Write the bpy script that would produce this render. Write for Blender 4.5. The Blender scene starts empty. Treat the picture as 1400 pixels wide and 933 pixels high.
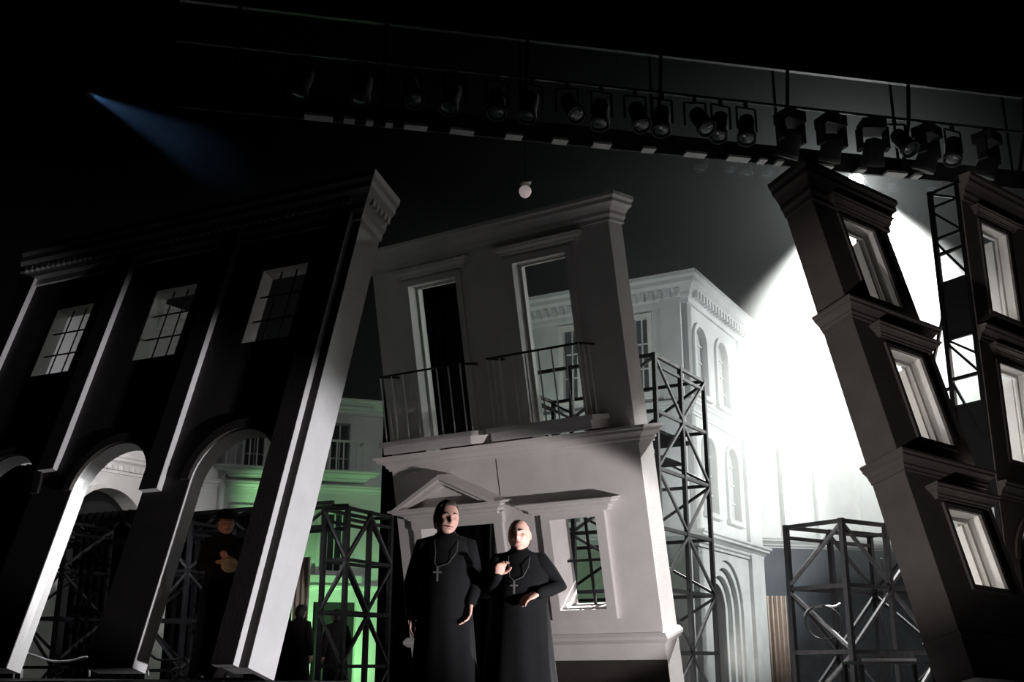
import bpy, math, random
from mathutils import Vector, Matrix
from mathutils.geometry import tessellate_polygon
random.seed(7)
PI = math.pi
SC = bpy.context.scene
COL = SC.collection

# ------------------------------------------------------------------ camera
F_PX, PITCH, CAM = 1500.0, math.radians(16.5), Vector((0, 0, .6))
RIGHT = Vector((1, 0, 0)); UP = Vector((0, -math.sin(PITCH), math.cos(PITCH))); FWD = Vector((0, math.cos(PITCH), math.sin(PITCH)))
cd = bpy.data.cameras.new('camera'); cam = bpy.data.objects.new('camera', cd); COL.objects.link(cam)
cam.location = CAM; cam.rotation_euler = (PI/2 + PITCH, 0, 0)
cd.sensor_width = 36; cd.lens = 36*F_PX/1400; cd.clip_end = 200; cd.clip_start = .05
SC.camera = cam

def at(px, py, Y):
    """point seen at a photograph pixel, at stage depth Y"""
    r = RIGHT*((px-700)/F_PX) + UP*(-(py-466.5)/F_PX) + FWD
    return CAM + r*(Y/r.y)

# ------------------------------------------------------------------ materials
def mat(name, col, rough=.7, metal=0, var=.12, scale=6, bump=.0, bscale=40, emis=None, estr=0, spec=.4, sheen=0):
    m = bpy.data.materials.new(name); m.use_nodes = True
    nt = m.node_tree; b = nt.nodes['Principled BSDF']
    b.inputs['Roughness'].default_value = rough; b.inputs['Metallic'].default_value = metal
    b.inputs['Specular IOR Level'].default_value = spec
    tc = nt.nodes.new('ShaderNodeTexCoord')
    n = nt.nodes.new('ShaderNodeTexNoise'); n.inputs['Scale'].default_value = scale; n.inputs['Detail'].default_value = 5
    nt.links.new(tc.outputs['Object'], n.inputs['Vector'])
    r = nt.nodes.new('ShaderNodeValToRGB')
    r.color_ramp.elements[0].position = .3; r.color_ramp.elements[1].position = .7
    r.color_ramp.elements[0].color = tuple(c*(1-var) for c in col) + (1,)
    r.color_ramp.elements[1].color = tuple(min(1, c*(1+var)) for c in col) + (1,)
    nt.links.new(n.outputs['Fac'], r.inputs['Fac']); nt.links.new(r.outputs['Color'], b.inputs['Base Color'])
    if bump:
        n2 = nt.nodes.new('ShaderNodeTexNoise'); n2.inputs['Scale'].default_value = bscale
        nt.links.new(tc.outputs['Object'], n2.inputs['Vector'])
        bp = nt.nodes.new('ShaderNodeBump'); bp.inputs['Strength'].default_value = bump; bp.inputs['Distance'].default_value = .02
        nt.links.new(n2.outputs['Fac'], bp.inputs['Height']); nt.links.new(bp.outputs['Normal'], b.inputs['Normal'])
    if emis:
        b.inputs['Emission Color'].default_value = emis + (1,); b.inputs['Emission Strength'].default_value = estr
    return m
M = {}
M['plaster'] = mat('pale_plaster', (.70, .67, .66), .85, var=.06, scale=3, bump=.15, bscale=60)
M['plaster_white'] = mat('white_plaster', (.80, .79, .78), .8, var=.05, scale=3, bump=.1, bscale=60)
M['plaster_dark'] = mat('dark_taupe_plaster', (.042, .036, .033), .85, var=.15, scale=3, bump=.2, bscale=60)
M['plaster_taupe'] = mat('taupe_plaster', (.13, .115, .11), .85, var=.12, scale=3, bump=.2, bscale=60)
M['stone'] = mat('grey_stucco', (.62, .64, .64), .9, var=.10, scale=2, bump=.2, bscale=50)
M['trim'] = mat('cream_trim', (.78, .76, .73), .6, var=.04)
M['steel'] = mat('black_steel', (.022, .022, .025), .38, .6, var=.2, scale=20)
M['steel_grey'] = mat('worn_grey_steel', (.085, .085, .09), .35, .7, var=.3, scale=20)
M['black'] = mat('matt_black', (.012, .012, .013), .8, var=.2)
M['deck'] = mat('black_deck', (.015, .015, .016), .6, var=.3, scale=4)
M['deck_edge'] = mat('pale_deck_edge', (.45, .45, .46), .5, var=.2)
M['masking'] = mat('black_masking_cloth', (.006, .006, .007), 1, var=.3, spec=.05)
M['dark_room'] = mat('dark_opening', (.02, .02, .022), .7, var=.1)
M['glass_dark'] = mat('dark_window_glass', (.05, .055, .06), .15, var=.2)
M['glass_pale'] = mat('pale_window_panes', (.50, .52, .53), .3, var=.1)
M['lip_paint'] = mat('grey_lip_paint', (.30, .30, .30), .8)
M['shade_bluegrey'] = mat('blue_grey_shade', (.13, .145, .165), .9, var=.2, scale=2)  # darker tone paints in the shade low on the far back wall
M['drape'] = mat('beige_drape', (.60, .50, .43), .95, var=.12, scale=5)
M['skin'] = mat('skin', (.62, .36, .29), .5, var=.08, scale=30, bump=.05, bscale=200)
M['cassock'] = mat('black_cassock_wool', (.0042, .0042, .0046), .85, var=.2, scale=30, bump=.2, bscale=250, spec=.15)
M['robe'] = mat('dark_brown_robe', (.006, .0045, .004), .95, var=.2)
M['hair_grey'] = mat('grey_brown_hair', (.085, .065, .05), .6, var=.4, scale=60)
M['hair_dark'] = mat('dark_hair', (.012, .010, .009), .6, var=.3, scale=60)
M['lip'] = mat('lip', (.42, .17, .14), .45)
M['eye'] = mat('eye', (.30, .27, .25), .2, var=.1)
M['silver'] = mat('dull_silver', (.20, .195, .18), .4, .6, var=.15, scale=50)
M['leather'] = mat('black_leather', (.012, .011, .01), .35, var=.2)
M['parchment'] = mat('pale_parchment', (.80, .72, .52), .8, var=.2, scale=15)
M['lens_lit'] = mat('lit_lens', (.9, .9, .9), .3, emis=(1, 1, .96), estr=60)
M['lens_blue'] = mat('blue_lit_lens', (.5, .6, .9), .3, emis=(.25, .5, 1), estr=6)
M['lens_dark'] = mat('dark_glass_lens', (.03, .035, .04), .12, var=.1)
M['globe'] = mat('opal_glass_globe', (.7, .6, .6), .35, emis=(1, .8, .8), estr=.22)
M['cable'] = mat('cable_rubber', (.05, .05, .05), .5)
M['pipe_pale'] = mat('pale_pipe', (.45, .45, .46), .4, .3)

# ------------------------------------------------------------------ mesh builder
class MB:
    def __init__(s): s.v = []; s.f = []
    def add(s, vs, fs):
        o = len(s.v); s.v += [Vector(p) for p in vs]; s.f += [tuple(i+o for i in f) for f in fs]; return s
    def box(s, x0, x1, y0, y1, z0, z1):
        return s.add([(x0,y0,z0),(x1,y0,z0),(x1,y1,z0),(x0,y1,z0),(x0,y0,z1),(x1,y0,z1),(x1,y1,z1),(x0,y1,z1)],
                     [(0,3,2,1),(4,5,6,7),(0,1,5,4),(1,2,6,5),(2,3,7,6),(3,0,4,7)])
    def bar(s, p, q, w, h=None, up=Vector((0,0,1))):
        """rectangular beam between two points"""
        h = h or w; p, q = Vector(p), Vector(q); d = (q-p).normalized()
        a = d.cross(up)
        if a.length < 1e-3: a = d.cross(Vector((0,1,0)))
        a.normalize(); b = a.cross(d)
        c = [a*(w/2)*i + b*(h/2)*j for i, j in ((-1,-1),(1,-1),(1,1),(-1,1))]
        return s.add([p+k for k in c]+[q+k for k in c], [(0,1,2,3),(7,6,5,4),(0,4,5,1),(1,5,6,2),(2,6,7,3),(3,7,4,0)])
    def tube(s, pts, rad, n=10, ell=None):
        """round tube with tapering radii and rounded ends"""
        pts = [Vector(p) for p in pts]
        if not hasattr(rad, '__len__'): rad = [rad]*len(pts)
        rings = []; prev = None
        P, R = [], []
        d0 = (pts[0]-pts[1]).normalized(); d1 = (pts[-1]-pts[-2]).normalized()
        for k in (1., .7): P.append(pts[0]+d0*rad[0]*k*.9); R.append(rad[0]*math.sqrt(max(.02, 1-k*k)))
        P += pts; R += list(rad)
        for k in (.7, 1.): P.append(pts[-1]+d1*rad[-1]*k*.9); R.append(rad[-1]*math.sqrt(max(.02, 1-k*k)))
        vs = []; fs = []
        for i, p in enumerate(P):
            d = (P[min(i+1, len(P)-1)]-P[max(i-1, 0)]).normalized()
            if prev is None:
                a = d.cross(Vector((0,0,1)))
                if a.length < .05: a = d.cross(Vector((0,1,0)))
            else: a = prev - d*prev.dot(d)
            a.normalize(); prev = a; b = d.cross(a)
            for k in range(n):
                t = 2*PI*k/n; vs.append(p + a*R[i]*math.cos(t) + b*R[i]*math.sin(t))
        for i in range(len(P)-1):
            for k in range(n): fs.append((i*n+k, i*n+(k+1)%n, (i+1)*n+(k+1)%n, (i+1)*n+k))
        fs.append(tuple(range(n-1, -1, -1))); fs.append(tuple((len(P)-1)*n+k for k in range(n)))
        return s.add(vs, fs)
    def loft(s, rings, cap0=True, cap1=True):
        n = len(rings[0]); vs = [p for r in rings for p in r]; fs = []
        for i in range(len(rings)-1):
            for k in range(n): fs.append((i*n+k, i*n+(k+1)%n, (i+1)*n+(k+1)%n, (i+1)*n+k))
        if cap0: fs.append(tuple(range(n-1, -1, -1)))
        if cap1: fs.append(tuple((len(rings)-1)*n+k for k in range(n)))
        return s.add(vs, fs)
    def panel(s, outer, holes, y0, y1):
        """flat board in the x-z plane with openings cut through; loops are lists of (x, z)"""
        loops = [outer]+list(holes)
        flat = [p for l in loops for p in l]; N = len(flat)
        tris = tessellate_polygon([[Vector((x, z, 0)) for x, z in l] for l in loops])
        vs = [(x, y0, z) for x, z in flat]+[(x, y1, z) for x, z in flat]
        fs = []
        for t in tris:
            a, b, c = [Vector(flat[i]) for i in t]
            if (b-a).cross(c-a) < 0: t = (t[0], t[2], t[1])
            fs.append(tuple(t)); fs.append((t[0]+N, t[2]+N, t[1]+N))
        o = 0
        for l in loops:
            n = len(l)
            for k in range(n): fs.append((o+k, o+(k+1)%n, o+(k+1)%n+N, o+k+N))
            o += n
        return s.add(vs, fs)
    def sweep(s, prof, path):
        """moulding: profile of (out, z) carried along a plan path of (x, y); 'out' is to the right of travel"""
        path = [Vector(p) for p in path]; n = len(prof); vs = []; fs = []
        for i, p in enumerate(path):
            ns = []
            for a, b in ((i-1, i), (i, i+1)):
                if a >= 0 and b < len(path):
                    d = (path[b]-path[a]).normalized(); ns.append(Vector((d.y, -d.x)))
            m = ns[0] if len(ns) == 1 else (ns[0]+ns[1])/(1+ns[0].dot(ns[1]))
            for o, z in prof: vs.append((p.x+m.x*o, p.y+m.y*o, z))
        for i in range(len(path)-1):
            for k in range(n): fs.append((i*n+k, (i+1)*n+k, (i+1)*n+(k+1)%n, i*n+(k+1)%n))
        fs.append(tuple(range(n))); fs.append(tuple((len(path)-1)*n+k for k in range(n-1, -1, -1)))
        return s.add(vs, fs)
    def lathe(s, prof, n=20, c=(0,0,0), axis='z'):
        vs = []; fs = []
        for r, z in prof:
            for k in range(n):
                t = 2*PI*k/n; p = (r*math.cos(t), r*math.sin(t), z) if axis == 'z' else (r*math.cos(t), z, r*math.sin(t))
                vs.append(Vector(p)+Vector(c))
        for i in range(len(prof)-1):
            for k in range(n): fs.append((i*n+k, i*n+(k+1)%n, (i+1)*n+(k+1)%n, (i+1)*n+k))
        fs.append(tuple(range(n-1, -1, -1))); fs.append(tuple((len(prof)-1)*n+k for k in range(n)))
        return s.add(vs, fs)
    def xf(s, mtx):
        s.v = [mtx @ p for p in s.v]; return s
    def mesh(s, name, m=None, smooth=False):
        me = bpy.data.meshes.new(name); me.from_pydata([tuple(p) for p in s.v], [], s.f)
        import bmesh
        bm = bmesh.new(); bm.from_mesh(me); bmesh.ops.recalc_face_normals(bm, faces=bm.faces); bm.to_mesh(me); bm.free()
        if m: me.materials.append(m)
        if smooth: me.polygons.foreach_set('use_smooth', [True]*len(me.polygons))
        me.update(); return me
    def build(s, name, m, parent=None, smooth=False, label=None):
        o = bpy.data.objects.new(name, s.mesh(name, m, smooth)); COL.objects.link(o)
        if parent: o.parent = parent
        if label: o['label'] = label
        return o

def tag(o, label, cat, group=None, kind=None):
    o['label'] = label; o['category'] = cat
    if group: o['group'] = group
    if kind: o['kind'] = kind
    return o
def thing(name, label, cat, loc=(0,0,0), rotz=0, group=None):
    o = bpy.data.objects.new(name, None); COL.objects.link(o); o.empty_display_size = .2
    o.location = loc; o.rotation_euler = (0, 0, rotz)
    return tag(o, label, cat, group)
def frame_thing(name, label, cat, org, h, up, group=None):
    """a leaning flat: local x runs along the front, z up the front, y into its depth"""
    o = thing(name, label, cat, (0,0,0), 0, group)
    h = Vector(h).normalized(); v = Vector(up); v = (v-h*v.dot(h)).normalized(); d = v.cross(h)
    m = Matrix((h, d, v)).transposed().to_4x4(); m.translation = Vector(org)
    o.matrix_world = m
    return o
def struct(name, mb, m):
    o = mb.build(name, m); o['kind'] = 'structure'; return o
def dup(o, parent=None):
    c = o.copy(); COL.objects.link(c)
    if parent: c.parent = parent
    for ch in list(o.children):
        dup(ch, c)
    return c
def rect(x0, x1, z0, z1): return [(x0,z0),(x1,z0),(x1,z1),(x0,z1)]
def arch(cx, hw, z0, zs, n=16):
    """arched opening loop: jambs from z0, half round above zs"""
    return [(cx-hw,z0),(cx+hw,z0)]+[(cx+hw*math.cos(PI*k/n), zs+hw*math.sin(PI*k/n)) for k in range(n+1)]
def ring_band(cx, r0, r1, zs, y0, y1, z0=None, n=20):
    """arch moulding band as an outline for panel()"""
    o = [(cx+r1*math.cos(PI*k/n), zs+r1*math.sin(PI*k/n)) for k in range(n+1)]
    i = [(cx-r0*math.cos(PI*k/n), zs+r0*math.sin(PI*k/n)) for k in range(n+1)]
    if z0 is not None:
        o = [(cx+r1, z0)]+o+[(cx-r1, z0)]; i = [(cx-r0, z0)]+i+[(cx+r0, z0)]
    return MB().panel(o+i, [], y0, y1)
def cornice_profile(z0, z1, out):
    H = z1-z0
    return [(0,z0),(out*.18,z0),(out*.18,z0+H*.15),(out*.34,z0+H*.24),(out*.34,z0+H*.38),(out*.58,z0+H*.55),(out*.82,z0+H*.64),
            (out*.82,z0+H*.78),(out,z0+H*.86),(out,z1),(0,z1)]
def casing_frame(u0, u1, v0, v1, w, y0, y1, bottom=True):
    if bottom: return MB().panel(rect(u0-w,u1+w,v0-w,v1+w), [rect(u0,u1,v0,v1)], y0, y1)
    return MB().panel([(u0-w,v0),(u0,v0),(u0,v1),(u1,v1),(u1,v0),(u1+w,v0),(u1+w,v1+w),(u0-w,v1+w)], [], y0, y1)
def muntins(u0, u1, v0, v1, nx, nz, y, t=.02):
    b = MB()
    for k in range(1, nx): x = u0+(u1-u0)*k/nx; b.box(x-t/2, x+t/2, y, y+t, v0, v1)
    for k in range(1, nz): z = v0+(v1-v0)*k/nz; b.box(u0, u1, y-.002, y+t+.002, z-t/2, z+t/2)
    return b
def sash(w, h, t=.05, nz=3, d=.035):
    """one open casement leaf hinged on its x=0 edge, running along +y"""
    b = MB().panel(rect(0,w,0,h), [rect(t,w-t,t+(h-t*1)/nz*k,(h-t)/nz*(k+1)) for k in range(nz)], 0, d)
    return b.xf(Matrix.Rotation(PI/2, 4, 'Z'))

# ------------------------------------------------------------------ the stage house
struct('floor', MB().box(-16,16,-3,34,-.3,0), M['deck'])
struct('wall_back', MB().box(-16,16,33,33.3,0,16), M['masking'])
struct('wall_left', MB().box(-16.3,-16,-3,34,0,16), M['masking'])
struct('wall_right', MB().box(16,16.3,-3,34,0,16), M['masking'])
struct('ceiling', MB().box(-16,16,-3,34,16,16.3), M['masking'])

# ------------------------------------------------------------------ left leaning arcade front
LO = Vector((-2.413, 10.433, .587)); LH = (.8991,-.4378,.0022); LV = (.1264,.2643,.9561)
L = frame_thing('leaning_arcade_facade', 'tall dark arcaded house front leaning right, bright white end edge', 'stage set facade', LO, LH, LV)
AC = (-.85, -2.57, -4.29)
out = [(-5.6, 0)]
for c in reversed(AC):
    out += [(c-.55, 0)]+[(c-.55*math.cos(PI*k/18), 2.0+.55*math.sin(PI*k/18)) for k in range(19)]+[(c+.55, 0)]
out += [(0, 0), (0, 5.4), (-5.6, 5.4)]
WC = (-.93, -2.58, -4.29)
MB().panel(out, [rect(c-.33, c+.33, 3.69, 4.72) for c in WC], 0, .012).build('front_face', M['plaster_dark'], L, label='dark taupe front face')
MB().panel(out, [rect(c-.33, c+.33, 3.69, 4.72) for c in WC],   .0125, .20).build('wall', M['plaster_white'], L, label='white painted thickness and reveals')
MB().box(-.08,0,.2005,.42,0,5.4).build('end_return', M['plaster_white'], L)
for c in AC: ring_band(c, .55, .66, 2.0, -.035, 0).build('archivolt', M['plaster_dark'], L)
for c in WC:
    muntins(c-.33, c+.33, 3.69, 4.72, 3, 3, .08, .013).build('glazing_bars', M['black'], L, label='thin black glazing bars')
for u1, v0 in ((-1.75,1.89),(-3.46,2.27),(-5.24,2.6)):
    MB().box(u1-.25, u1, -.075, 0, v0, 5.3).build('pilaster', M['plaster_white'], L)
    MB().box(u1-.253, u1-.003, -.081, -.076, v0, 5.3).build('pilaster_face', M['plaster_dark'], L)
MB().box(-.36, -.10, -.08, 0, 0, 5.3).build('pilaster', M['plaster_white'], L)
MB().box(-.363, -.103, -.086, -.081, 0, 5.3).build('pilaster_face', M['plaster_dark'], L)
cb = MB().sweep(cornice_profile(5.2, 5.80, .17), [(-5.6,0), (0,0), (0,.42)])
for k in range(54): cb.box(-5.5+k*.1, -5.45+k*.1, -.105, -.05, 5.43, 5.51)
for k in range(5): cb.box(.05, .105, .02+k*.085, .065+k*.085, 5.43, 5.51)
cb.build('cornice', M['plaster'], L)

# ------------------------------------------------------------------ middle balcony house
MO = Vector((1.714, 12.937, .937)); MH = (.8505,-.5259,.0054); MV = (-.1183,-.1813,.9763)
Mh = frame_thing('leaning_balcony_facade', 'pale house front with two balconies and pedimented doorway, leaning left', 'stage set facade', MO, MH, MV)
DL, DR = -3.143, -2.032
low = [(-3.55,-.95),(DL,-.95),(DL,1.42),(DR,1.42),(DR,-.95),(.03,-.95),(.03,2.3),(-3.55,2.3)]
MB().panel(low, [rect(-1.233,-.615,.33,1.40)], -.03, .37).build('lower_wall', M['plaster'], Mh)
WM = ((-2.972,-2.223),(-1.365,-.615))
MB().panel([(-3.55,2.3),(WM[0][0],2.3),(WM[0][0],4.58),(WM[0][1],4.58),(WM[0][1],2.3),(WM[1][0],2.3),(WM[1][0],4.58),(WM[1][1],4.58),(WM[1][1],2.3),(0,2.3),(0,4.95),(-3.55,4.95)],
           [], 0, .29).box(-.08,0,.2905,.37,2.3,4.95).build('upper_wall', M['plaster'], Mh)
MB().sweep(cornice_profile(4.84, 5.14, .2), [(-3.55,.37),(-3.55,0),(0,0),(0,.37)]).build('cornice', M['plaster'], Mh)
MB().sweep(cornice_profile(2.2, 2.4, .17), [(-3.55,.37),(-3.55,-.03),(.03,-.03),(.03,.37)]).build('string_course', M['plaster'], Mh)
pp = [(0,-.08),(.03,-.08),(.07,-.03),(.07,.0),(.035,.04),(0,.04)]
MB().sweep(pp, [(-1.86,-.03),(.03,-.03),(.03,.37)]).build('plinth_moulding', M['plaster'], Mh)
MB().sweep(pp, [(-3.55,.37),(-3.55,-.03),(-3.28,-.03)]).build('plinth_moulding', M['plaster'], Mh)
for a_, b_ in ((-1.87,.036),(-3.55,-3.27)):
    MB().box(a_,b_,-.04,-.03,-.95,-.27).build('foot_shade_board', M['plaster_dark'], Mh, label='dark board along the foot with shade painted in')  # dark tone paints in the shade below the footlight's edge
MB().box(-1.93,-1.922,-.034,-.03,1.72,2.2).build('panel_joint', M['black'], Mh, label='thin dark joint between two panels')
# doorway
casing_frame(DL, DR, -.95, 1.42, .12, -.09, -.03, False).build('door_casing', M['plaster'], Mh)
MB().box(DL-.14, DR+.14, -.1, -.03, 1.42, 1.56).sweep(cornice_profile(1.54, 1.70, .22), [(DL-.12,-.03),(DL-.12,-.1),(DR+.06,-.1),(DR+.06,-.03)]).build('entablature', M['plaster'], Mh)
pd = MB(); xl, xr, xa, za = -3.42, -1.83, -2.625, 2.09
pd.panel([(xl+.12,1.70),(xr-.12,1.70),(xa,za-.06)], [], -.1, -.03)
for xs in (xl, xr):
    for (t0, t1, y) in ((0,.045,-.33),(.045,.1,-.26)):
        n = Vector((za-1.7, abs(xs-xa))).normalized(); sgn = 1 if xs < xa else -1
        q = [(xs, 1.70-t0*1.0), (xa, za-t0*1.1), (xa, za-t1*1.1), (xs+sgn*t1*1.6, 1.70-t0*0)]
        q = [(xs+sgn*t0*2.2, 1.70), (xa, za-t0*1.12), (xa, za-t1*1.12), (xs+sgn*t1*2.2, 1.70)]
        pd.panel(q, [], y, -.03)
pd.build('pediment', M['plaster'], Mh)
# lower window
casing_frame(-1.233,-.615,.33,1.40,.12,-.10,-.03).build('window_casing', M['plaster'], Mh)
MB().sweep(cornice_profile(1.47,1.62,.17), [(-1.42,-.03),(-1.42,-.1),(-.46,-.1),(-.46,-.03)]).build('window_hood', M['plaster'], Mh)
muntins(-1.233,-.615,.33,1.40,2,2,.22,.028).build('glazing_bars', M['black'], Mh, label='thin black glazing bars')
# upper openings
for (a, b) in WM:
    casing_frame(a,b,2.4,4.58,.08,-.03,0,False).build('window_casing', M['plaster'], Mh)
    MB().sweep(cornice_profile(4.68,4.80,.12), [(a-.11,0),(a-.11,-.02),(b+.13,-.02),(b+.13,0)]).build('window_hood', M['plaster'], Mh)
    MB().panel([(a,2.4),(a+.03,2.4),(a+.03,4.55),(b-.03,4.55),(b-.03,2.4),(b,2.4),(b,4.58),(a,4.58)], [], .15, .21).build('door_frame', M['trim'], Mh, label='pale door frame inside the opening')
for (a, b) in ((-3.30,-2.06),(-1.66,-.40)):
    bl = MB().box(a-.04,b+.06,-.44,0,2.42,2.55).box(a-.08,b+.1,-.47,-.02,2.52,2.58).build('balcony', M['plaster'], Mh)
    yF = -.40; z0, z1 = 2.58, 3.42
    MB().bar((a,yF,z1),(b,yF,z1),.03,.025).bar((a,yF,z1),(a,0,z1),.03,.025).bar((b,yF,z1),(b,0,z1),.03,.025).build('hand_rail', M['steel'], bl)
    n = 8
    for k in range(n):
        x = a+(b-a)*k/(n-1); MB().tube([(x,yF,z0),(x,yF,z1)], .0105, 6).build('baluster', M['trim'], bl)  # paler than the rail to stand in for light on the balusters
    for x in (a, b):
        for y in (-.27,-.14): MB().tube([(x,y,z0),(x,y,z1)], .0105, 6).build('baluster', M['trim'], bl)

# ------------------------------------------------------------------ right leaning tower fronts
def tower_window(P, u0, u1, v0, v1):
    casing_frame(u0, u1, v0, v1, .05, -.025, 0).build('window_casing', M['plaster_taupe'], P)
    MB().panel(rect(u0,u1,v0,v1), [rect(u0+.045,u1-.045,v0+.045,v1-.045)], .12, .16).build('window_frame', M['trim'], P, label='cream inner window frame')
    lf = MB().panel(rect(0,.30,0,v1-v0-.1), [rect(.20,.27,.05+(v1-v0-.2)*k/4,.02+(v1-v0-.2)*(k+1)/4) for k in range(4)], 0, .03).xf(Matrix.Rotation(PI/2-.12, 4, 'Z')).build('casement', M['trim'], P, label='cream open casement')
    lf.location = (u1-.05, .165, v0+.05)
R1O = Vector((4.007, 9.936, .505)); R1H = (.8035,.5934,-.0465); R1V = (-.1274,.2478,.9604)
R1 = frame_thing('leaning_tower_facade', 'narrow dark three storey house front leaning left, bright window reveals', 'stage set facade', R1O, R1H, R1V)
W1 = ((.44,1.05,4.085,5.19),(.465,1.055,2.39,3.475),(.487,1.07,.86,1.66))
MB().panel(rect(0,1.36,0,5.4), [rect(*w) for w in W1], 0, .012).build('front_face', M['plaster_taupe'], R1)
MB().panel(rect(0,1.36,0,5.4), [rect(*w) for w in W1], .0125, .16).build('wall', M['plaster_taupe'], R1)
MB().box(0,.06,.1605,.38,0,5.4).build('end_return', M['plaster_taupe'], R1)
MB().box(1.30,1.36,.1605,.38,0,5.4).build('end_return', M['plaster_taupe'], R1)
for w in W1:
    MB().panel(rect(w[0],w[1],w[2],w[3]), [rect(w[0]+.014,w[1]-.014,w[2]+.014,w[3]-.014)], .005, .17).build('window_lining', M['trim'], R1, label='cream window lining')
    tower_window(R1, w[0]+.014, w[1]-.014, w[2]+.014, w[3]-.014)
pth = [(0,.38),(0,0),(1.36,0),(1.36,.38)]
MB().sweep(cornice_profile(5.27,5.70,.17), pth).build('cornice', M['plaster_taupe'], R1)
MB().sweep(cornice_profile(3.72,3.9,.13), pth).build('string_course', M['plaster_taupe'], R1)
MB().sweep(cornice_profile(1.97,2.14,.13), pth).build('string_course', M['plaster_taupe'], R1)
for z in (5.28, 3.56, 1.72):
    MB().sweep(cornice_profile(z,z+.12,.12), [(.38,0),(.38,-.02),(1.25,-.02),(1.25,0)]).build('window_hood', M['plaster_taupe'], R1)
MB().sweep([(0,.36),(.02,.36),(.02,.40),(0,.42)], pth).build('plinth_moulding', M['plaster_taupe'], R1)

R2O = Vector((6.192, 13.499, 4.321)); R2H = (.8089,.5852,-.0564); R2V = (.0262,.06,.9979)
R2 = frame_thing('open_backed_tower_facade', 'dark house front at right edge with open steel truss end', 'stage set facade', R2O, R2H, R2V)
W2 = ((0,.66,.69,1.985),(0,.68,-1.29,0),(1.35,2.0,.69,1.985),(1.35,2.0,-1.29,0))
A2l = arch(.42,.5,-3.85,-2.5)
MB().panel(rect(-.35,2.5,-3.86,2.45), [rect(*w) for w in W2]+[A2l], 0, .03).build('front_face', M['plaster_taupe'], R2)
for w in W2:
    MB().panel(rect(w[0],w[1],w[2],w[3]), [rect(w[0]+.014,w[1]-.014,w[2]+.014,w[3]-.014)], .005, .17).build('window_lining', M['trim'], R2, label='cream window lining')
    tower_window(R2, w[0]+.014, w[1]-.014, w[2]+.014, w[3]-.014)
ring_band(.42,.5,.58,-2.5,-.03,0).build('archivolt', M['plaster_taupe'], R2)
fp = [(-.35,0),(2.5,0)]
MB().sweep(cornice_profile(2.2,2.56,.17), fp).build('cornice', M['plaster_taupe'], R2)
MB().sweep(cornice_profile(.22,.42,.12), fp).build('string_course', M['plaster_taupe'], R2)
MB().sweep(cornice_profile(-1.8,-1.6,.12), fp).build('string_course', M['plaster_taupe'], R2)
for a, b in ((-.06,.82),(1.29,2.15)):
    for z in (2.06, .1): MB().sweep(cornice_profile(z,z+.11,.1), [(a,0),(a,-.015),(b,-.015),(b,0)]).build('window_hood', M['plaster_taupe'], R2)
xE = -.33
for y in (.05, .46): MB().box(xE-.03,xE+.03,y-.03,y+.03,-3.85,2.5).build('truss_post', M['steel'], R2)
for z in (2.47, 2.25, 1.78, 1.55, .35, -.2, -1.25, -2.3, -3.3): MB().bar((xE,.05,z),(xE,.46,z),.04).build('truss_rung', M['steel'], R2)
for z0, z1 in ((2.25,2.47),(1.15,1.75),(1.78,2.2),(-.2,.3),(.05,.35),(-1.2,-.2),(-2.3,-1.25),(-3.3,-2.3)):
    MB().bar((xE,.05,z0),(xE,.46,z1),.03).build('truss_diagonal', M['steel'], R2)
MB().box(xE-.01,xE+.01,.05,.46,-.05+.38,1.15).build('end_cloth', M['black'], R2, label='black cloth panel on the truss end')
MB().box(xE-.01,xE+.01,.05,.46,-1.9,-.55).build('end_cloth', M['black'], R2, label='black cloth panel on the truss end')
MB().bar((xE,.46,.72),(xE,.86,-.36),.035).bar((xE,.86,-.36),(xE,.46,-.30),.035).build('truss_bracket', M['steel'], R2)

# ------------------------------------------------------------------ background houses
def dentils(b, u0, u1, y, z0, z1, step, w, out):
    k = u0
    while k < u1: b.box(k, k+w, y-out, y, z0, z1); k += step
    return b
def arched_window(P, cx, hw, z0, zs, y, glass, name='window'):
    f = ring_band(cx, hw, hw+.10, zs, y-.06, y, z0).build(name, M['stone'], P)
    MB().box(cx-hw-.16,cx+hw+.16,y-.1,y,z0-.1,z0).build('sill', M['stone'], f)
    MB().panel(arch(cx,hw,z0,zs), [], y+.1, y+.12).build('panes', glass, f)
    b = MB().box(cx-.02,cx+.02,y+.06,y+.1,z0,zs+hw-.02)
    for k in (1,2,3): zz = z0+(zs-z0)*k/3; b.box(cx-hw,cx+hw,y+.065,y+.095,zz-.015,zz+.015)
    b.build('glazing_bars', M['stone'], f)
# white corner house at right of centre: right face along local x, left face along local y
H = thing('white_corner_house', 'white three storey corner house with dentil cornice, paled by haze', 'house', (3.808,22.709,0), math.atan2(.8744,.4852))
HU, HW, HT = 4.3, 4.7, 8.5
holesR = [arch(.70,.36,6.27,7.45), arch(2.16,.38,6.27,7.45), arch(.95,.36,3.72,5.0), arch(2.5,.38,3.72,5.0), arch(1.75,1.05,.0,1.75)]
MB().panel(rect(0,HU,0,HT), holesR, 0, .25).build('street_wall', M['stone'], H)
MB().box(.2,HU-.2,.6,.65,0,7.9).build('inner_wall', M['dark_room'], H)
for i, c in enumerate(((.70,.36,6.27,7.45),(2.16,.38,6.27,7.45),(.95,.36,3.72,5.0),(2.5,.38,3.72,5.0))):
    arched_window(H, c[0], c[1], c[2], c[3], 0, M['glass_pale'])
for k in range(3):
    ring_band(1.75, 1.05-.16*(k+1), 1.05-.16*k, 1.75, .06+.1*k, .3+.1*k, 0).build('arch_moulding', M['stone'], H)
left = MB().panel(rect(0,HW,0,HT), [rect(.92,1.24,6.3,8.0), rect(2.64,3.02,6.3,8.0), rect(.9,1.26,3.6,5.2), rect(2.64,3.02,3.6,5.2)], -.25, 0)
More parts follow.
